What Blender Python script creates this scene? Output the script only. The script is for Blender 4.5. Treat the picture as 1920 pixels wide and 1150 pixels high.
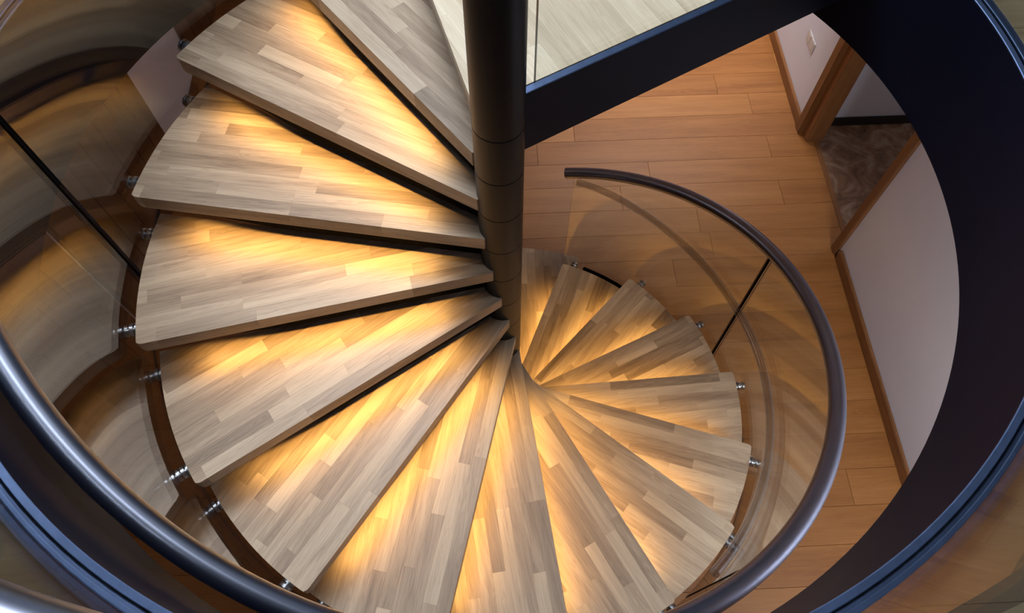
import bpy, math, random
from mathutils import Vector, Matrix

for o in list(bpy.data.objects): bpy.data.objects.remove(o)
scene = bpy.context.scene
COL = scene.collection
random.seed(7)

# ---------------------------------------------------------------- dimensions (unit = tread radius, scaled by S to metres)
S = 1.2
H = 0.148569            # rise of one step
DTH = 0.374722          # turn of one step (radians)
TH0 = 2.29877           # direction of the nosing of step 0
RC = 0.0579             # column radius
NOFF = 0.05             # nosing line passes this far from the axis
TT = 0.048              # tread thickness
RO = 1.0775             # radius of the floor opening
ZRIM, ZCEIL = 0.194, -0.1443
ZUP, ZLOW = H, -16 * H  # upper and lower floor
AL = 0.0448             # direction of the floor boards
CA, SA = math.cos(AL), math.sin(AL)

def W(x, y, z):         # stair units -> metres, lower floor at z = 0
    return Vector((x * S, y * S, (z - ZLOW) * S))
def UV(u, v, z):        # along / across the boards -> metres
    return W(u * CA - v * SA, u * SA + v * CA, z)

# ---------------------------------------------------------------- camera
cd = bpy.data.cameras.new('camera'); cam = bpy.data.objects.new('camera', cd); COL.objects.link(cam)
scene.camera = cam
cd.sensor_width = 36.0; cd.lens = 1356.34 / 1920 * 36.0; cd.clip_start = 0.02
PITCH = 1.08967
fw = Vector((0, math.cos(PITCH), -math.sin(PITCH))); rt = Vector((1, 0, 0)); up = rt.cross(fw)
cam.matrix_world = Matrix.Translation(W(0.02936, -1.06892, 1.28888)) @ Matrix(((rt.x, up.x, -fw.x, 0), (rt.y, up.y, -fw.y, 0), (rt.z, up.z, -fw.z, 0), (0, 0, 0, 1)))

# ---------------------------------------------------------------- light
scene.view_settings.view_transform = 'Standard'; scene.view_settings.look = 'None'
scene.view_settings.gamma = 1.0; scene.view_settings.use_curve_mapping = False
scene.view_settings.exposure = 0.0
scene.cycles.transparent_max_bounces = 32
scene.cycles.max_bounces = 10
scene.cycles.glossy_bounces = 6
wd = bpy.data.worlds.new('world'); scene.world = wd; wd.use_nodes = True
wd.node_tree.nodes['Background'].inputs[0].default_value = (0.50, 0.68, 1.0, 1)
wd.node_tree.nodes['Background'].inputs[1].default_value = 0.085

def area(name, loc, aim, sx, sy, energy, color, parent=None):
    l = bpy.data.lights.new(name, 'AREA'); l.shape = 'RECTANGLE'; l.size = sx; l.size_y = sy
    l.energy = energy; l.color = color
    o = bpy.data.objects.new(name, l); COL.objects.link(o)
    d = (Vector(aim) - Vector(loc)).normalized()
    o.rotation_euler = d.to_track_quat('-Z', 'Y').to_euler(); o.location = loc
    if parent: o.parent = parent
    return o
# skylight high over the stair well
area('skylight', W(-0.6, 1.2, 2.9), W(-0.1, -0.3, -0.6), 2.4, 1.2, 172, (0.83, 0.91, 1.0))
area('rail_highlight_lamp', W(-0.3, -0.35, 3.3), W(-0.3, -0.35, 0), 2.6, 0.16, 32, (0.83, 0.91, 1.0))  # unseen lamp added to draw highlights along the handrail
# ceiling lights of the lower storey, with added fill for wall and passage
area('lower_storey_light', UV(1.2, 3.0, ZCEIL - 0.02), UV(1.2, 2.9, ZLOW), 1.8, 0.4, 24, (1.0, 0.95, 0.93)).data.spread = math.radians(90)
area('lower_storey_light', UV(1.5, -1.25, ZCEIL - 0.02), UV(2.0, -0.2, -1.6), 0.8, 0.5, 36, (0.90, 0.94, 1.0)).data.spread = math.radians(120)  # fill turned on the right wall to brighten it
area('lower_storey_light', UV(-1.5, 1.6, ZCEIL - 0.02), UV(-1.5, 1.6, ZLOW), 0.6, 0.6, 3, (1.0, 0.95, 0.93))
area('lower_storey_light', UV(2.7, 1.5, ZCEIL - 0.02), UV(2.7, 1.5, ZLOW), 0.4, 0.4, 3.5, (1.0, 0.95, 0.93))  # added lamp to brighten the passage stone

# ---------------------------------------------------------------- materials
def newmat(name):
    m = bpy.data.materials.new(name); m.use_nodes = True
    nt = m.node_tree; b = nt.nodes['Principled BSDF']
    return m, nt, b, nt.nodes.new, nt.links.new

def plain(name, col, rough=0.5, metal=0.0, noise=0.0, nscale=30, bump=0.0, stretch=(1, 1, 1), coat=0.0, spec=0.5):
    m, nt, b, N, L = newmat(name)
    b.inputs['Base Color'].default_value = (*col, 1); b.inputs['Roughness'].default_value = rough
    b.inputs['Metallic'].default_value = metal
    if coat: b.inputs['Coat Weight'].default_value = coat
    b.inputs['Specular IOR Level'].default_value = spec
    if noise or bump:
        tc = N('ShaderNodeTexCoord'); mp = N('ShaderNodeMapping'); mp.inputs['Scale'].default_value = stretch
        nz = N('ShaderNodeTexNoise'); nz.inputs['Scale'].default_value = nscale; nz.inputs['Detail'].default_value = 5
        L(tc.outputs['Object'], mp.inputs[0]); L(mp.outputs[0], nz.inputs['Vector'])
        if noise:
            mr = N('ShaderNodeMapRange'); mr.inputs['To Min'].default_value = 1 - noise; mr.inputs['To Max'].default_value = 1 + noise
            mx = N('ShaderNodeVectorMath'); mx.operation = 'SCALE'; mx.inputs[0].default_value = col
            L(nz.outputs['Fac'], mr.inputs['Value']); L(mr.outputs[0], mx.inputs['Scale']); L(mx.outputs[0], b.inputs['Base Color'])
        if bump:
            bp = N('ShaderNodeBump'); bp.inputs['Strength'].default_value = bump; bp.inputs['Distance'].default_value = 0.002
            L(nz.outputs['Fac'], bp.inputs['Height']); L(bp.outputs[0], b.inputs['Normal'])
    return m

def wood(name, dark, mid, light, rough=0.42, tint=0.5, gscale=1.0, contrast=1.0, axis=0):
    """planks / staves: grain along local X, colour shifted per piece"""
    m, nt, b, N, L = newmat(name)
    tc = N('ShaderNodeTexCoord'); oi = N('ShaderNodeObjectInfo')
    sc = N('ShaderNodeMath'); sc.operation = 'MULTIPLY'; sc.inputs[1].default_value = 53.0; L(oi.outputs['Random'], sc.inputs[0])
    ad = N('ShaderNodeVectorMath'); ad.operation = 'ADD'; L(tc.outputs['Object'], ad.inputs[0]); L(sc.outputs[0], ad.inputs[1])
    def noise(vec, scale, detail, rough_, dist=0.0):
        mp = N('ShaderNodeMapping'); mp.inputs['Scale'].default_value = tuple(vec[1:1 + axis]) + (vec[0],) + tuple(vec[1 + axis:]); L(ad.outputs[0], mp.inputs[0])
        nz = N('ShaderNodeTexNoise'); nz.inputs['Scale'].default_value = scale; nz.inputs['Detail'].default_value = detail
        nz.inputs['Roughness'].default_value = rough_; nz.inputs['Distortion'].default_value = dist
        L(mp.outputs[0], nz.inputs['Vector']); return nz.outputs['Fac']
    broad = noise((1.2, 14, 14), 1.6 * gscale, 3, 0.5, 0.6)
    rings = noise((1.0, 22, 22), 2.2 * gscale, 2, 0.5, 1.2)
    fine = noise((3.0, 190, 190), 2.0 * gscale, 5, 0.75)
    def math_(op, a, c):
        n = N('ShaderNodeMath'); n.operation = op
        for i, v in enumerate((a, c)):
            if isinstance(v, (int, float)): n.inputs[i].default_value = v
            else: L(v, n.inputs[i])
        return n.outputs[0]
    wv = math_('ABSOLUTE', math_('SINE', math_('MULTIPLY', rings, 26.0), 0.0), 0.0)
    f = math_('ADD', math_('MULTIPLY', math_('SUBTRACT', broad, 0.5), 0.9 * contrast), math_('MULTIPLY', math_('SUBTRACT', fine, 0.5), 0.75 * contrast))
    f = math_('ADD', f, math_('MULTIPLY', math_('SUBTRACT', wv, 0.5), 0.16 * contrast))
    rb = math_('MULTIPLY', math_('SUBTRACT', oi.outputs['Random'], 0.5), tint)
    f = math_('ADD', math_('ADD', f, rb), 0.5)
    cr = N('ShaderNodeValToRGB'); e = cr.color_ramp.elements
    e[0].position = 0.1; e[0].color = (*dark, 1); e[1].position = 0.92; e[1].color = (*light, 1)
    q = e.new(0.5); q.color = (*mid, 1)
    L(f, cr.inputs[0]); L(cr.outputs[0], b.inputs['Base Color'])
    b.inputs['Roughness'].default_value = rough
    bp = N('ShaderNodeBump'); bp.inputs['Strength'].default_value = 0.12; bp.inputs['Distance'].default_value = 0.001
    L(fine, bp.inputs['Height']); L(bp.outputs[0], b.inputs['Normal'])
    return m

def glass(name, tint, f0=0.04, rough=0.0):
    m = bpy.data.materials.new(name); m.use_nodes = True; nt = m.node_tree; N = nt.nodes.new; L = nt.links.new
    nt.nodes.remove(nt.nodes['Principled BSDF']); out = nt.nodes['Material Output']
    tr = N('ShaderNodeBsdfTransparent'); tr.inputs[0].default_value = (*tint, 1)
    gl = N('ShaderNodeBsdfGlossy'); gl.inputs['Roughness'].default_value = rough; gl.inputs['Color'].default_value = (1, 1, 1, 1)
    g = N('ShaderNodeNewGeometry'); d = N('ShaderNodeVectorMath'); d.operation = 'DOT_PRODUCT'
    L(g.outputs['Normal'], d.inputs[0]); L(g.outputs['Incoming'], d.inputs[1])
    def mt(op, a, c):
        n = N('ShaderNodeMath'); n.operation = op
        for i, v in enumerate((a, c)):
            if isinstance(v, (int, float)): n.inputs[i].default_value = v
            else: L(v, n.inputs[i])
        return n.outputs[0]
    c = mt('ABSOLUTE', d.outputs['Value'], 0.0)                     # Schlick reflectance of a pane surface
    f = mt('ADD', mt('MULTIPLY', mt('POWER', mt('SUBTRACT', 1.0, c), 5.0), 1 - f0), f0)
    mx = N('ShaderNodeMixShader'); L(f, mx.inputs[0]); L(tr.outputs[0], mx.inputs[1]); L(gl.outputs[0], mx.inputs[2])
    L(mx.outputs[0], out.inputs[0])
    return m

def marble(name):
    m, nt, b, N, L = newmat(name)
    tc = N('ShaderNodeTexCoord')
    n1 = N('ShaderNodeTexNoise'); n1.inputs['Scale'].default_value = 3.5; n1.inputs['Detail'].default_value = 9; n1.inputs['Roughness'].default_value = 0.66; n1.inputs['Distortion'].default_value = 2.2
    L(tc.outputs['Object'], n1.inputs['Vector'])
    cr = N('ShaderNodeValToRGB'); e = cr.color_ramp.elements
    e[0].position = 0.3; e[0].color = (0.10, 0.05, 0.03, 1); e[1].position = 0.75; e[1].color = (0.50, 0.38, 0.30, 1)
    q = e.new(0.5); q.color = (0.27, 0.15, 0.09, 1)
    L(n1.outputs['Fac'], cr.inputs[0]); L(cr.outputs[0], b.inputs['Base Color']); b.inputs['Roughness'].default_value = 0.25
    return m

M_TREAD = wood('tread_oak', (0.20, 0.138, 0.09), (0.385, 0.285, 0.20), (0.58, 0.46, 0.335), 0.42, 0.52, 1.0, 1.0)
M_LAND = wood('landing_oak', (0.46, 0.36, 0.24), (0.64, 0.52, 0.37), (0.77, 0.66, 0.50), 0.4, 0.42)
M_FLOOR = wood('floor_oak', (0.22, 0.075, 0.015), (0.37, 0.145, 0.034), (0.49, 0.22, 0.065), 0.48, 0.3, 0.6, 0.8)
M_UPFLOOR = wood('upper_floor_oak', (0.20, 0.145, 0.08), (0.30, 0.225, 0.13), (0.39, 0.30, 0.19), 0.42, 0.3, 0.6)
M_TRIM = wood('trim_oak', (0.13, 0.05, 0.016), (0.22, 0.09, 0.03), (0.32, 0.14, 0.05), 0.4, 0.3, 0.8, 1.0, 1)
M_DOOR = wood('door_oak', (0.07, 0.028, 0.010), (0.12, 0.05, 0.018), (0.17, 0.075, 0.028), 0.4, 0.3, 0.8, 1.0, 2)
M_POST = wood('post_oak', (0.13, 0.05, 0.016), (0.22, 0.09, 0.03), (0.32, 0.14, 0.05), 0.4, 0.3, 0.8, 1.0, 2)
M_STEEL = plain('navy_painted_steel', (0.0042, 0.0062, 0.018), 0.5, 0.0, 0.15, 9, spec=0.13)
M_CAP = plain('sky_lit_steel_cap', (0.068, 0.10, 0.19), 0.4, 0.8, 0.3, 40, 0.05, (1, 1, 1))  # fascia paint made lighter and bluer, light from above in its colour
M_COLUMN = plain('dark_bronze_steel', (0.0085, 0.0095, 0.0125), 0.38, 0.0, 0.12, 14, spec=0.22)
M_CORE = plain('seam_black', (0.004, 0.004, 0.005), 0.7)
M_RAIL = plain('brushed_steel_tube', (0.33, 0.35, 0.44), 0.30, 1.0)
M_CHROME = plain('polished_steel', (0.5, 0.51, 0.54), 0.28, 1.0)
M_BLACK = plain('black_bracket_steel', (0.0012, 0.001, 0.001), 0.8, spec=0.04)  # kept near black so the shade band stays dark beside the LEDs
M_ALU = plain('led_channel', (0.0015, 0.0015, 0.0015), 0.8, spec=0.04)
M_GLASS = glass('clear_glass', (0.95, 0.957, 0.94), 0.045)
M_REFLECT = glass('reflection_tint', (0.80, 0.79, 0.77), 0.16, 0.12)  # translucent grey for the modelled reflection band
M_EDGE = plain('glass_edge', (0.03, 0.028, 0.03), 0.12, 0.0)
M_WALL = plain('white_wall_paint', (0.80, 0.81, 0.92), 0.7, 0.0, 0.03, 6, 0.03)
M_CEIL = plain('ceiling_paint', (0.6, 0.58, 0.57), 0.8)
M_PLASTIC = plain('white_plastic', (0.7, 0.67, 0.66), 0.35)
M_DARK = plain('dark_skirting', (0.02, 0.016, 0.014), 0.4)
M_MARBLE = marble('brown_marble')

# ---------------------------------------------------------------- helpers
def link(name, me, parent=None, mat=None):
    o = bpy.data.objects.new(name, me); COL.objects.link(o)
    if mat is not None and not me.materials: me.materials.append(mat)
    if parent: o.parent = parent
    return o
def mesh(verts, faces, name='mesh'):
    me = bpy.data.meshes.new(name); me.from_pydata([tuple(v) for v in verts], [], faces); me.update(); return me
def smooth(me, deg=40):
    me.polygons.foreach_set('use_smooth', [True] * len(me.polygons))
    me.set_sharp_from_angle(angle=math.radians(deg)); return me
def thing(name, label, cat, group=None, loc=(0, 0, 0)):
    o = bpy.data.objects.new(name, None); COL.objects.link(o); o.location = loc; o.empty_display_size = 0.1
    o['label'] = label; o['category'] = cat
    if group: o['group'] = group
    return o
def struct(o): o['kind'] = 'structure'; return o

def box_mesh(x0, x1, y0, y1, z0, z1, f=None, bev=0.0):
    f = f or (lambda x, y, z: Vector((x, y, z)))
    if bev:
        b = bev; v = []; fs = []
        import bmesh
        bm = bmesh.new(); bmesh.ops.create_cube(bm, size=1)
        for q in bm.verts: q.co = ((x0 + x1) / 2 + q.co.x * (x1 - x0), (y0 + y1) / 2 + q.co.y * (y1 - y0), (z0 + z1) / 2 + q.co.z * (z1 - z0))
        bmesh.ops.bevel(bm, geom=bm.edges[:], offset=b, segments=2, affect='EDGES')
        for q in bm.verts: q.co = f(*q.co)
        me = bpy.data.meshes.new('box'); bm.to_mesh(me); bm.free(); return me
    vs = [f(x, y, z) for z in (z0, z1) for x, y in ((x0, y0), (x1, y0), (x1, y1), (x0, y1))]
    return mesh(vs, [(3, 2, 1, 0), (4, 5, 6, 7), (0, 1, 5, 4), (1, 2, 6, 5), (2, 3, 7, 6), (3, 0, 4, 7)])

def clip(poly, a, b):
    """keep the part of a convex polygon left of the line a->b"""
    out = []
    def s(p): return (b[0] - a[0]) * (p[1] - a[1]) - (b[1] - a[1]) * (p[0] - a[0])
    for i in range(len(poly)):
        p, q = poly[i - 1], poly[i]; sp, sq = s(p), s(q)
        if (sp >= 0) != (sq >= 0):
            t = sp / (sp - sq); out.append((p[0] + (q[0] - p[0]) * t, p[1] + (q[1] - p[1]) * t))
        if sq >= 0: out.append(q)
    return out
def clip_convex(poly, hull):
    for i in range(len(hull)):
        poly = clip(poly, hull[i], hull[(i + 1) % len(hull)])
        if len(poly) < 3: return []
    res = []
    for q in poly:
        if not res or math.hypot(q[0] - res[-1][0], q[1] - res[-1][1]) > 1e-3: res.append(q)
    if len(res) > 2 and math.hypot(res[0][0] - res[-1][0], res[0][1] - res[-1][1]) < 1e-3: res.pop()
    return res if len(res) > 2 else []
def poly_area(p): return 0.5 * sum(p[i - 1][0] * p[i][1] - p[i][0] * p[i - 1][1] for i in range(len(p)))
def inset(poly, d):
    n = len(poly); out = []
    for i in range(n):
        p0, p1, p2 = poly[i - 1], poly[i], poly[(i + 1) % n]
        e1 = Vector((p1[0] - p0[0], p1[1] - p0[1])).normalized(); e2 = Vector((p2[0] - p1[0], p2[1] - p1[1])).normalized()
        n1 = Vector((-e1.y, e1.x)); n2 = Vector((-e2.y, e2.x)); bs = n1 + n2
        k = d / max(0.35, (1 + n1.dot(n2)) / 2) / 2
        out.append((p1[0] + bs.x * k, p1[1] + bs.y * k))
    return out
def prism(poly, z0, z1, ch=0.0, f=None):
    """vertical prism over a counter-clockwise polygon, top edge chamfered by ch"""
    f = f or (lambda x, y, z: Vector((x, y, z)))
    n = len(poly); rings = [(poly, z0), (poly, z1 - ch)]
    if ch: rings.append((inset(poly, ch), z1))
    vs = [f(x, y, z) for pl, z in rings for x, y in pl]; fs = [tuple(reversed(range(n)))]
    for r in range(len(rings) - 1):
        for i in range(n):
            j = (i + 1) % n; fs.append((r * n + i, r * n + j, (r + 1) * n + j, (r + 1) * n + i))
    fs.append(tuple(range((len(rings) - 1) * n, len(rings) * n)))
    return mesh(vs, fs)

def lathe(profile, t0, t1, seg, f, closed_profile=True, caps=True, mats=None):
    """sweep a profile of (r, z) about the axis from t0 to t1"""
    full = abs(abs(t1 - t0) - 2 * math.pi) < 1e-6; n = len(profile); m = seg if full else seg + 1
    vs = [f(r * math.cos(t0 + (t1 - t0) * i / seg), r * math.sin(t0 + (t1 - t0) * i / seg), z) for i in range(m) for r, z in profile]
    fs = []
    for i in range(seg):
        a = i * n; b = ((i + 1) % m) * n
        for j in range(n if closed_profile else n - 1):
            k = (j + 1) % n; fs.append((a + j, b + j, b + k, a + k))
    if caps and not full and closed_profile:
        fs.append(tuple(range(n))); fs.append(tuple(reversed(range((m - 1) * n, m * n))))
    return mesh(vs, fs)

def tube(path, r, seg=20, cap=True):
    n = len(path); vs = []; fs = []
    for i, p in enumerate(path):
        t = (path[min(i + 1, n - 1)] - path[max(i - 1, 0)]).normalized()
        a = t.cross(Vector((0, 0, 1))).normalized(); b = a.cross(t)
        for j in range(seg):
            g = 2 * math.pi * j / seg; vs.append(p + (a * math.cos(g) + b * math.sin(g)) * r)
    for i in range(n - 1):
        for j in range(seg):
            k = (j + 1) % seg; fs.append((i * seg + j, i * seg + k, (i + 1) * seg + k, (i + 1) * seg + j))
    if cap: fs.append(tuple(reversed(range(seg)))); fs.append(tuple(range((n - 1) * seg, n * seg)))
    return smooth(mesh(vs, fs), 50)

def TH(k): return TH0 + k * DTH

# ================================================================ THE SETTING: lower storey
UW = 2.01                                            # wall face on the right
base = link('floor', box_mesh(-2.4, 3.6, -3.2, 4.4, ZLOW - 0.1, ZLOW - 0.012, UV), None, M_CORE); struct(base)
def plank_mesh(cache, ln, wd_, th):
    key = (round(ln, 3), round(wd_, 3))
    if key not in cache:
        cache[key] = prism([(0, 0), (ln * S, 0), (ln * S, wd_ * S), (0, wd_ * S)], -th * S, 0, 0.0012)
    return cache[key]
cache = {}; rnd = random.Random(3)
v = 1.297 - 0.1835 * 24
while v < 4.3:
    u = -2.02 - rnd.choice([0, .2, .45, .7, .95])
    while u < 2.11:
        ln = rnd.choice([1.0, 1.25, 1.5, 1.75]); u0, u1 = max(u, -2.02), min(u + ln, 2.105)
        if u1 - u0 > 0.05 and v > -3.1:
            o = link('floor_plank', plank_mesh(cache, round(u1 - u0, 2) - 0.0012, 0.1835 - 0.0012, 0.012), base, M_FLOOR)
            o.location = UV(u0, v, ZLOW); o.rotation_euler.z = AL
        u += ln
    v += 0.1835
# stone floor of the passage behind the doorway
st = link('floor_passage', box_mesh(2.105, 3.6, 0.6, 2.3, ZLOW - 0.012, ZLOW - 0.001, UV), None, M_MARBLE); struct(st)
# walls
def wall(name, *a, m=M_WALL): return struct(link(name, box_mesh(*a, f=UV), None, m))
wall('wall_right', UW, UW + 0.12, -3.2, 1.13, ZLOW, ZCEIL)
wall('wall_right_far', UW, UW + 0.12, 2.07, 4.4, ZLOW, ZCEIL)
wall('wall_passage', UW + 0.12, 3.6, 2.1, 2.2, ZLOW, ZCEIL)
wall('wall_passage_end', 3.5, 3.6, 0.6, 2.1, ZLOW, ZCEIL)
wall('wall_back', -2.2, UW + 0.12, 4.3, 4.4, ZLOW, ZCEIL)
wall('wall_front', -2.2, UW + 0.12, -3.2, -3.1, ZLOW, ZCEIL)
wall('wall_left', -2.12, -2.0, -3.1, 4.3, ZLOW, ZCEIL)
def trim(name, *a, m=M_TRIM, bev=0.004): return struct(link(name, box_mesh(*a, f=UV, bev=bev), None, m))
trim('baseboard_right', UW - 0.02, UW, -3.1, 1.08, ZLOW, ZLOW + 0.082)
trim('baseboard_right_far', UW - 0.02, UW, 2.10, 4.3, ZLOW, ZLOW + 0.082)
trim('baseboard_passage', UW + 0.12, 3.5, 2.085, 2.1, ZLOW, ZLOW + 0.07, m=M_DARK)
trim('baseboard_left', -2.0, -1.98, -3.1, 4.3, ZLOW, ZLOW + 0.082)
trim('trim_1', 2.078, 2.106, 1.14, 2.06, ZLOW - 0.005, ZLOW + 0.004, bev=0.001)      # threshold
# doorway posts
trim('door_1', UW - 0.025, UW + 0.135, 1.105, 1.16, ZLOW, ZCEIL, m=M_POST)
d2 = trim('door_2', UW + 0.01, UW + 0.125, 1.965, 2.04, ZLOW, ZCEIL, m=M_POST)
trim('trim_2', UW - 0.025, UW + 0.02, 2.03, 2.10, ZLOW, ZCEIL, m=M_POST)
# wooden doors in the left wall
def door(name, v0, v1):
    d = struct(link(name, box_mesh(-2.0, -1.985, v0, v1, ZLOW, ZCEIL - 0.25, f=UV, bev=0.003), None, M_DOOR))
    n = max(2, int((v1 - v0) / 0.16)); w = (v1 - v0 - 0.02) / n
    for i in range(n):
        link('door_board', box_mesh(-1.985, -1.977, v0 + 0.01 + i * w + 0.002, v0 + 0.01 + (i + 1) * w - 0.002, ZLOW + 0.01, ZCEIL - 0.26, f=UV, bev=0.002), d, M_DOOR)
    return d
door('door_3', -0.4, 0.78); door('door_5', 0.80, 1.98); door('door_4', 2.72, 3.7)
# ceiling slab with round well
def slab(z0, z1, r, m, name):
    n = 96; vs = []; fs = []
    for z in (z0, z1):
        for i in range(n):
            t = 2 * math.pi * i / n; c, s = math.cos(t), math.sin(t); vs.append(W(r * c, r * s, z))
        for i in range(n):
            t = 2 * math.pi * i / n; c, s = math.cos(t), math.sin(t)
            k = 4.6 / max(abs(c), abs(s)); vs.append(W(k * c, k * s, z))
    for i in range(n):
        j = (i + 1) % n
        fs.append((i, n + i, n + j, j)[::-1]); fs.append((2 * n + i, 3 * n + i, 3 * n + j, 2 * n + j))
        fs.append((i, j, 2 * n + j, 2 * n + i)); fs.append((n + i, 3 * n + i, 3 * n + j, n + j)[::-1])
    return struct(link(name, mesh(vs, fs), None, m))
slab(ZCEIL, ZUP - 0.014, 1.112, M_CEIL, 'ceiling')
# upper floor boards round the well
upf = struct(link('floor_upper', lathe([(1.1185, ZUP - 0.013), (1.1185, ZUP - 0.002), (1.122, ZUP - 0.002), (1.122, ZUP - 0.013)], 0, 2 * math.pi, 128, W), None, M_UPFLOOR))
rnd = random.Random(11); RH = 1.122; vw = 0.195; v = -0.80 - vw * 10
while v < 2.9:
    v1 = v + vw
    segs = []
    lo, hi = min(abs(v), abs(v1)), max(abs(v), abs(v1))
    if v * v1 < 0: lo = 0
    ends = [-3.0]; 
    if lo < RH:
        sides = ((-3.0, None, -1), (None, 3.0, 1))
    else: sides = ((-3.0, 3.0, 0),)
    for a, b, sg in sides:
        if sg == 0:
            cut = sorted([-3.0, 3.0] + [rnd.uniform(-2.4, -0.8), rnd.uniform(-0.3, 0.9), rnd.uniform(1.4, 2.4)])
            for x0, x1 in zip(cut, cut[1:]): segs.append([(x0, v), (x1 - .001, v), (x1 - .001, v1 - .001), (x0, v1 - .001)])
        else:
            j = rnd.uniform(1.5, 2.2)                                   # butt joint
            ys = [v + (v1 - .001 - v) * i / 8 for i in range(9)]
            edge = [(sg * (math.sqrt(RH * RH - y * y) if abs(y) < RH else 0.0), y) for y in ys]
            edge = [(x, y) for x, y in edge]
            if sg < 0:
                segs.append([(-j, v)] + edge + [(-j, v1 - .001)]); segs.append([(-3.0, v), (-j - .001, v), (-j - .001, v1 - .001), (-3.0, v1 - .001)])
            else:
                segs.append([(j, v1 - .001)] + edge[::-1] + [(j, v)]); segs.append([(j + .001, v), (3.0, v), (3.0, v1 - .001), (j + .001, v1 - .001)])
    for pl in segs:
        # keep boards off the landing platform
        if poly_area(pl) < 0: pl = pl[::-1]
        link('floor_plank', prism([(x * S, y * S) for x, y in pl], 0, 0.012 * S), upf, M_UPFLOOR)
        o = COL.objects[-1]; o.location = UV(0, 0, ZUP - 0.012); o.rotation_euler.z = AL
    v = v1

# ================================================================ STEEL EDGE OF THE WELL
A0, A1 = math.radians(31.0), math.radians(109.0)      # landing sector
ring = thing('well_edge_ring', 'dark navy steel ring lining the round floor opening', 'steel ring')
T0, T1 = A1 - 2 * math.pi + 0.004, A0 - 0.004
link('fascia', smooth(lathe([(RO, ZCEIL), (RO, ZRIM - 0.0012), (RO + 0.011, ZRIM - 0.0012), (RO + 0.011, ZCEIL)], T0, T1, 160, W), 30), ring, M_STEEL)
link('fascia', smooth(lathe([(RO, ZCEIL), (RO, ZUP - TT - 0.002), (RO + 0.011, ZUP - TT - 0.002), (RO + 0.011, ZCEIL)], T1, T0 + 2 * math.pi, 60, W), 30), ring, M_STEEL)
for r0, r1, z in ((RO - 0.0005, RO + 0.0125, ZRIM), (RO + 0.0215, RO + 0.040, ZRIM - 0.002)):
    link('rim_cap', smooth(lathe([(r0, z - 0.004), (r0, z - 0.001), (r0 + 0.0015, z), (r1 - 0.0015, z), (r1, z - 0.001), (r1, z - 0.004)], T0, T1, 160, W), 25), ring, M_CAP)
link('glazing_channel', smooth(lathe([(RO + 0.011, ZRIM - 0.045), (RO + 0.011, ZRIM - 0.03), (RO + 0.0395, ZRIM - 0.03), (RO + 0.0395, ZRIM - 0.045)], T0, T1, 160, W), 30), ring, M_CORE)
link('curb', smooth(lathe([(RO + 0.0235, ZRIM - 0.03), (RO + 0.0235, ZRIM - 0.005), (RO + 0.0395, ZRIM - 0.005), (RO + 0.0395, ZRIM - 0.046)], T0, T1, 160, W), 30), ring, M_STEEL)
# glass guard standing in the channel
guard = thing('well_glass_guard', 'curved glass guard with steel rail round the upper floor opening', 'glass guard')
RG = RO + 0.0135; ZG = 0.735
cuts = [29.5, -36, -104, -172, -248]
for a, b in zip(cuts, cuts[1:]):
    me = lathe([(RG, ZRIM - 0.03), (RG + 0.0075, ZRIM - 0.03), (RG + 0.0075, ZG), (RG, ZG)], math.radians(b) + 0.002, math.radians(a) - 0.002, 40, W)
    smooth(me, 30); o = link('glass_panel', me, guard, M_GLASS); me.materials.append(M_EDGE)
    n = len(me.polygons); me.polygons[n - 1].material_index = 1; me.polygons[n - 2].material_index = 1
path = []
for i in range(120):
    t = math.radians(-88 - 160 * i / 119); path.append(W((RG - 0.008) * math.cos(t), (RG - 0.008) * math.sin(t), ZG + 0.014))
link('guard_rail', tube(path, 0.027 * S, 24), guard, M_RAIL)

# ================================================================ LANDING
land = thing('landing_platform', 'pale oak landing at the head of the spiral stair with navy steel edge beam', 'landing')
def hull_sector(a0, a1, r, n=24):
    return [(0.0, 0.0)] + [(r * math.cos(a0 + (a1 - a0) * i / n), r * math.sin(a0 + (a1 - a0) * i / n)) for i in range(n + 1)]
def nosing(th):                                        # outer corner and outward direction of a nosing line
    a = th - math.asin(NOFF); return (math.cos(th), math.sin(th)), (math.cos(a), math.sin(a))
def stave_layout(hull, ang, w, lmin, lmax, rnd, span=1.6):
    """rows of staves at angle ang clipped to a convex hull"""
    c, s = math.cos(ang), math.sin(ang); out = []
    vs = [-x * s + y * c for x, y in hull]; us = [x * c + y * s for x, y in hull]
    v = max(vs)
    while v > min(vs) + 1e-4:
        u = min(us) - rnd.uniform(0, lmax)
        while u < max(us):
            l = rnd.uniform(lmin, lmax); r = [(u, v - w), (u + l, v - w), (u + l, v), (u, v)]
            pl = clip_convex([(a * c - b * s, a * s + b * c) for a, b in r], hull)
            if pl and poly_area(pl) > 1e-5: out.append(pl)
            u += l
        v -= w
    return out
C, D = nosing(TH(-1))
# outline: column, beam side, opening arc, landing nosing
aL = TH(-1); n = 20
foot = (C[0] - D[0] * 0.97, C[1] - D[1] * 0.97)
hl = [foot] + [(0.02 * math.cos(A0) , 0.02 * math.sin(A0))] + [(1.118 * math.cos(A0 + 0.012 + (aL - A0 - 0.012) * i / n), 1.118 * math.sin(A0 + 0.012 + (aL - A0 - 0.012) * i / n)) for i in range(n + 1)]
# cut the corner outside the nosing line
hl2 = clip(hl, C, (C[0] - D[0], C[1] - D[1]))
hl2 = [q for i, q in enumerate(hl2) if math.hypot(q[0] - hl2[i - 1][0], q[1] - hl2[i - 1][1]) > 1e-4]
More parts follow.
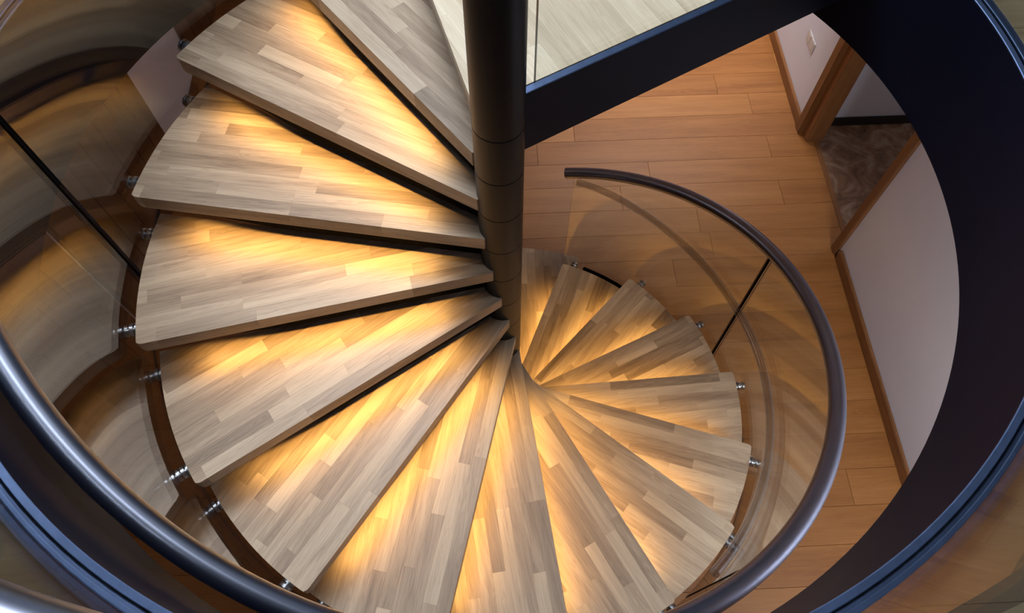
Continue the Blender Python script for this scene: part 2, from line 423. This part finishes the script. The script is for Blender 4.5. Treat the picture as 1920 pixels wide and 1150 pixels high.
# beam setback
bd = (math.cos(A0), math.sin(A0)); bn = (-bd[1], bd[0]); BW = 0.017
hl2 = clip(hl2, (bn[0] * BW, bn[1] * BW), (bn[0] * BW + bd[0], bn[1] * BW + bd[1]))
hl2 = [q for i, q in enumerate(hl2) if math.hypot(q[0] - hl2[i - 1][0], q[1] - hl2[i - 1][1]) > 1e-4]
if poly_area(hl2) < 0: hl2 = hl2[::-1]
link('deck', prism([(x * S, y * S) for x, y in hl2], (ZUP - TT - ZLOW) * S, (ZUP - 0.02 - ZLOW) * S), land, M_TREAD)
rnd = random.Random(5); LA = math.radians(-62)
for pl in stave_layout(hl2, LA, 0.034, 0.3, 0.7, rnd):
    ca_, sa_ = math.cos(LA), math.sin(LA)
    o = link('stave', prism([((x * ca_ + y * sa_) * S, (-x * sa_ + y * ca_) * S) for x, y in pl], (ZUP - 0.02 - ZLOW) * S, (ZUP - ZLOW) * S, 0.0003), land, M_LAND)
    o.rotation_euler.z = LA
# steel beam from the column to the ring
def beam(x, y, z): return W(x * bd[0] + y * bn[0], x * bd[1] + y * bn[1], z)
link('edge_beam', box_mesh(RC, RO + 0.004, -0.008, 0.004, -0.026, ZUP + 0.004, beam, bev=0.0015), land, M_STEEL)
link('beam_cap', box_mesh(RC, RO + 0.004, -0.009, 0.0085, ZUP + 0.0042, ZUP + 0.0075, beam, bev=0.001), land, M_CAP)
link('glazing_channel', box_mesh(RC + 0.035, RO, 0.0085, 0.0165, ZUP - 0.02, ZUP - 0.004, beam), land, M_CORE)
link('end_plate', box_mesh(RC - 0.004, RC + 0.003, -0.0095, 0.009, -0.03, ZUP + 0.001, beam, bev=0.001), land, M_STEEL)
lg = thing('landing_glass_guard', 'flat glass pane standing on the landing edge beam beside the column', 'glass guard')
me = box_mesh(RC + 0.04, RO + 0.01, 0.009, 0.0165, ZUP - 0.004, ZUP + 0.62, beam)
link('glass_panel', me, lg, M_GLASS); me.materials.append(M_EDGE)
for pI in (5, 3): me.polygons[pI].material_index = 1
link('guard_rail', tube([beam(RC + 0.03, 0.0128, ZUP + 0.635), beam(RO + 0.01, 0.0128, ZUP + 0.635)], 0.024 * S, 20), lg, M_RAIL)

# ================================================================ SPIRAL STAIR
stair = thing('spiral_staircase', 'spiral staircase with lit oak treads round a dark steel column', 'staircase')
# column: one sleeve per step with a fine dark seam between them
seams = [-(k * H) - TT - 0.004 for k in range(-1, 15)] 
levels = [1.35] + seams + [ZLOW + 0.012]
link('column_core', smooth(lathe([(RC - 0.003, ZLOW + 0.001), (RC - 0.003, 1.34)], 0, 2 * math.pi, 48, W, closed_profile=False)), stair, M_CORE)
for z1, z0 in zip(levels, levels[1:]):
    g = 0.0008
    link('column_sleeve', smooth(lathe([(RC - 0.004, z0 + g), (RC - 0.0008, z0 + g), (RC, z0 + g + 0.001), (RC, z1 - g - 0.001), (RC - 0.0008, z1 - g), (RC - 0.004, z1 - g)], 0, 2 * math.pi, 64, W, closed_profile=False), 25), stair, M_COLUMN)
link('column_cap', smooth(lathe([(0.0005, 1.352), (RC - 0.002, 1.352), (RC, 1.35)], 0, 2 * math.pi, 64, W, closed_profile=False), 50), stair, M_COLUMN)
link('base_plate', smooth(lathe([(RC, ZLOW + 0.012), (0.11, ZLOW + 0.012), (0.112, ZLOW + 0.010), (0.112, ZLOW + 0.0005)], 0, 2 * math.pi, 64, W, closed_profile=False), 30), stair, M_COLUMN)

# tread outline in its own frame: nosing corner at (1, 0), tread on the clockwise side
SPAN = 1.13 * DTH
def loc(x, y, z): return Vector((x * S, y * S, z * S))
a = -math.asin(NOFF); d = (math.cos(a), math.sin(a)); nrm = (-d[1], d[0])      # nrm = forward, out of the nosing
corner = [(1 - d[0] * 0.016, -d[1] * 0.016), (1 - d[0] * 0.007 - 0.0012, -d[1] * 0.007 - 0.0012), (0.9995, -0.006), (1.0, -0.014)]
arc = [(math.cos(-SPAN * i / 14), math.sin(-SPAN * i / 14)) for i in range(1, 15)]
tip = (1 - d[0] * 0.963, -d[1] * 0.963)
HULL = (corner + arc + [(0.0, -0.0), tip])[::-1]
if poly_area(HULL) < 0: HULL = HULL[::-1]
under = prism([(x * S, y * S) for x, y in inset(HULL, 0.0008)], -TT * S, -(TT - 0.004) * S)
VARIANTS = []
for sd in range(5):
    rnd = random.Random(100 + sd)
    VARIANTS.append([prism([(x * S, y * S) for x, y in pl], -(TT - 0.004) * S, 0, 0.00035) for pl in stave_layout(HULL, a, 0.0405, 0.2, 0.5, rnd)])
def along(x, y, z): return loc(1 + d[0] * (x - 1) - nrm[0] * y, d[1] * (x - 1) - nrm[1] * y, z)   # x along the nosing, y behind it
bv = [along(x, y, -TT - dz) for x, q in ((0.045, 0.064), (0.62, 0.062), (0.905, 0.020)) for y, dz in ((0.0225, 0.0005), (0.0225, q), (0.07, q), (0.07, 0.0005))]
bracket = mesh(bv, [(0, 1, 2, 3), (11, 10, 9, 8)] + [(4 * i + a_, 4 * i + 4 + a_, 4 * i + 4 + (a_ + 1) % 4, 4 * i + (a_ + 1) % 4) for i in (0, 1) for a_ in range(4)])  # bracket depth and taper shaped to form the dark shade band
channel = box_mesh(0.14, 0.888, 0.0115, 0.022, -TT - 0.007, -TT - 0.0005, along)
# glass clamp: two polished discs, the pane between the second disc and an outer button
prof = [(0.0, -0.004), (0.017, -0.004), (0.0185, -0.0025), (0.0185, 0.0055), (0.0175, 0.0065), (0.010, 0.0068), (0.010, 0.0098), (0.0175, 0.010), (0.0185, 0.011),
        (0.0185, 0.0195), (0.0175, 0.0208), (0.006, 0.0212), (0.006, 0.0305), (0.0165, 0.0308), (0.0175, 0.032), (0.0175, 0.036), (0.015, 0.0385), (0.0, 0.039)]
def clampf(x, y, z): return Vector(((1.0 + z) * S, x * S, (y - 0.023) * S))
clamp = smooth(lathe(prof, 0, 2 * math.pi, 28, clampf, closed_profile=False), 35)
for me_, m_ in ((under, M_TREAD), (bracket, M_BLACK), (channel, M_ALU), (clamp, M_CHROME)): me_.materials.append(m_)
for vv in VARIANTS:
    for me_ in vv: me_.materials.append(M_TREAD)
LEDS = []
for k in range(0, 16):
    t = link('tread', under, stair); t.location = W(0, 0, -k * H); t.rotation_euler.z = TH(k)
    if k == 15: t.scale = (1.15, 1.15, 1.0)            # the first step is wider
    for me_ in VARIANTS[k % 5]: link('stave', me_, t)
    link('support_bracket', bracket, t)
    if k < 15: link('led_channel', channel, t)
    for f_ in ((0.16, 0.97) if k < 15 else ()):
        c = link('glass_clamp', clamp, t); c.rotation_euler.z = -f_ * DTH
    if k < 15:
        l = bpy.data.lights.get('led_light') or bpy.data.lights.new('led_light', 'AREA')
        l.shape = 'RECTANGLE'; l.size = 0.70 * S; l.spread = math.radians(135); l.size_y = 0.008 * S; l.energy = 1.5; l.color = (1.0, 0.565, 0.155)
        o = bpy.data.objects.new('led_light', l); COL.objects.link(o); o.parent = t
        o.location = along(0.535, 0.0165, -TT - 0.0085)
        tl = math.radians(27)
        dr = Vector((nrm[0] * math.sin(tl), nrm[1] * math.sin(tl), -math.cos(tl)))
        xx = Vector((d[0], d[1], 0)); zz = -dr; yy = zz.cross(xx)
        o.rotation_euler = Matrix((xx, yy, zz)).transposed().to_euler()

# ================================================================ BALUSTRADE OF THE STAIR
bal = thing('stair_glass_balustrade', 'curved clear glass balustrade with spiral brushed steel handrail along the treads', 'balustrade')
GI, GO, GB, GT = 1.0215, 1.0300, -0.20, 0.735
def panel(k0, k1):
    n = 36; vs = []; fs = []; mi = []
    for i in range(n + 1):
        k = k0 + (k1 - k0) * i / n; t = TH(k); z0 = max(-k * H + GB, ZLOW + 0.02); z1 = -k * H + GT - 0.005
        for r, z in ((GI, z0), (GO, z0), (GO, z1), (GI, z1)): vs.append(W(r * math.cos(t), r * math.sin(t), z))
    for i in range(n):
        for j in range(4):
            q = (j + 1) % 4; fs.append((4 * i + j, 4 * i + q, 4 * i + 4 + q, 4 * i + 4 + j)); mi.append(1 if j in (0,) else 0)
    fs.append((3, 2, 1, 0)); fs.append((4 * n, 4 * n + 1, 4 * n + 2, 4 * n + 3)); mi += [1, 1]
    me = mesh(vs, fs); me.materials.append(M_GLASS); me.materials.append(M_EDGE)
    me.polygons.foreach_set('material_index', mi); smooth(me, 30); return link('glass_panel', me, bal)
jo = [14.0, 11.46, 8.22, 5.29, 2.36, -0.62]
JG = 0.026
for k1, k0 in zip(jo, jo[1:]): panel(k0 + JG, k1 - JG if k1 < 14 else k1)
for k in jo[1:-1]:                                      # dark seal in the joint between two panes
    ka, kb = k - JG * 0.1, k + JG * 0.6; vs = []
    for q in (ka, kb):
        for r_ in (GI + 0.001, GO - 0.001):
            for z in (-k * H + GB + 0.01, -k * H + GT - 0.02): vs.append(W(r_ * math.cos(TH(q)), r_ * math.sin(TH(q)), z))
    link('joint_seal', mesh(vs, [(0, 1, 3, 2), (4, 6, 7, 5), (0, 4, 5, 1), (2, 3, 7, 6), (0, 2, 6, 4), (1, 5, 7, 3)]), bal, M_BLACK)
link('dark_strip', smooth(lathe([(1.004, -14 * H - 0.03), (1.0205, -14 * H - 0.03), (1.0205, -14 * H + 0.002), (1.004, -14 * H + 0.002)], TH(13.08), TH(13.70), 16, W), 30), bal, M_BLACK)  # dark strip between tread edge and glass near the stair foot
path = []
for i in range(220):
    k = 14.12 + (-0.75 - 14.12) * i / 219; t = TH(k)
    path.append(W(1.03 * math.cos(t) + 0.008, 1.03 * math.sin(t) + 0.010, -k * H + GT))
link('handrail', tube(path, 0.025 * S, 28), bal, M_RAIL)

GH = [(13.95, -1.362), (13.71, -1.356), (13.14, -1.38), (12.34, -1.392), (11.53, -1.372), (10.88, -1.33), (10.27, -1.292), (9.79, -1.25), (9.22, -1.188), (8.72, -1.11), (8.30, -1.03)]  # reflection seen in the right-hand glass, built as a translucent tube
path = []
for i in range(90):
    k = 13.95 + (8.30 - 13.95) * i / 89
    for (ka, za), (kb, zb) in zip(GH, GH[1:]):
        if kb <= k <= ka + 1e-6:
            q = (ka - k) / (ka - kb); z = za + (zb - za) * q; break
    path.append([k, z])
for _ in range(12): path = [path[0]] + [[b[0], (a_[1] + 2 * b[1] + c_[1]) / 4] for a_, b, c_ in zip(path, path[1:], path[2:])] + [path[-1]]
link('reflection_band', tube([W(1.004 * math.cos(TH(k)), 1.004 * math.sin(TH(k)), z) for k, z in path], 0.0165 * S, 20), bal, M_REFLECT)

# ================================================================ SMALL THINGS
sock = thing('wall_socket', 'white double power socket plate on the far white wall', 'socket')
link('plate', box_mesh(UW - 0.006, UW - 0.0005, 2.335, 2.475, -1.99, -1.915, UV, bev=0.002), sock, M_PLASTIC)
for v0 in (2.352, 2.415):
    link('insert', box_mesh(UW - 0.008, UW - 0.006, v0, v0 + 0.043, -1.98, -1.925, UV, bev=0.0008), sock, M_PLASTIC)
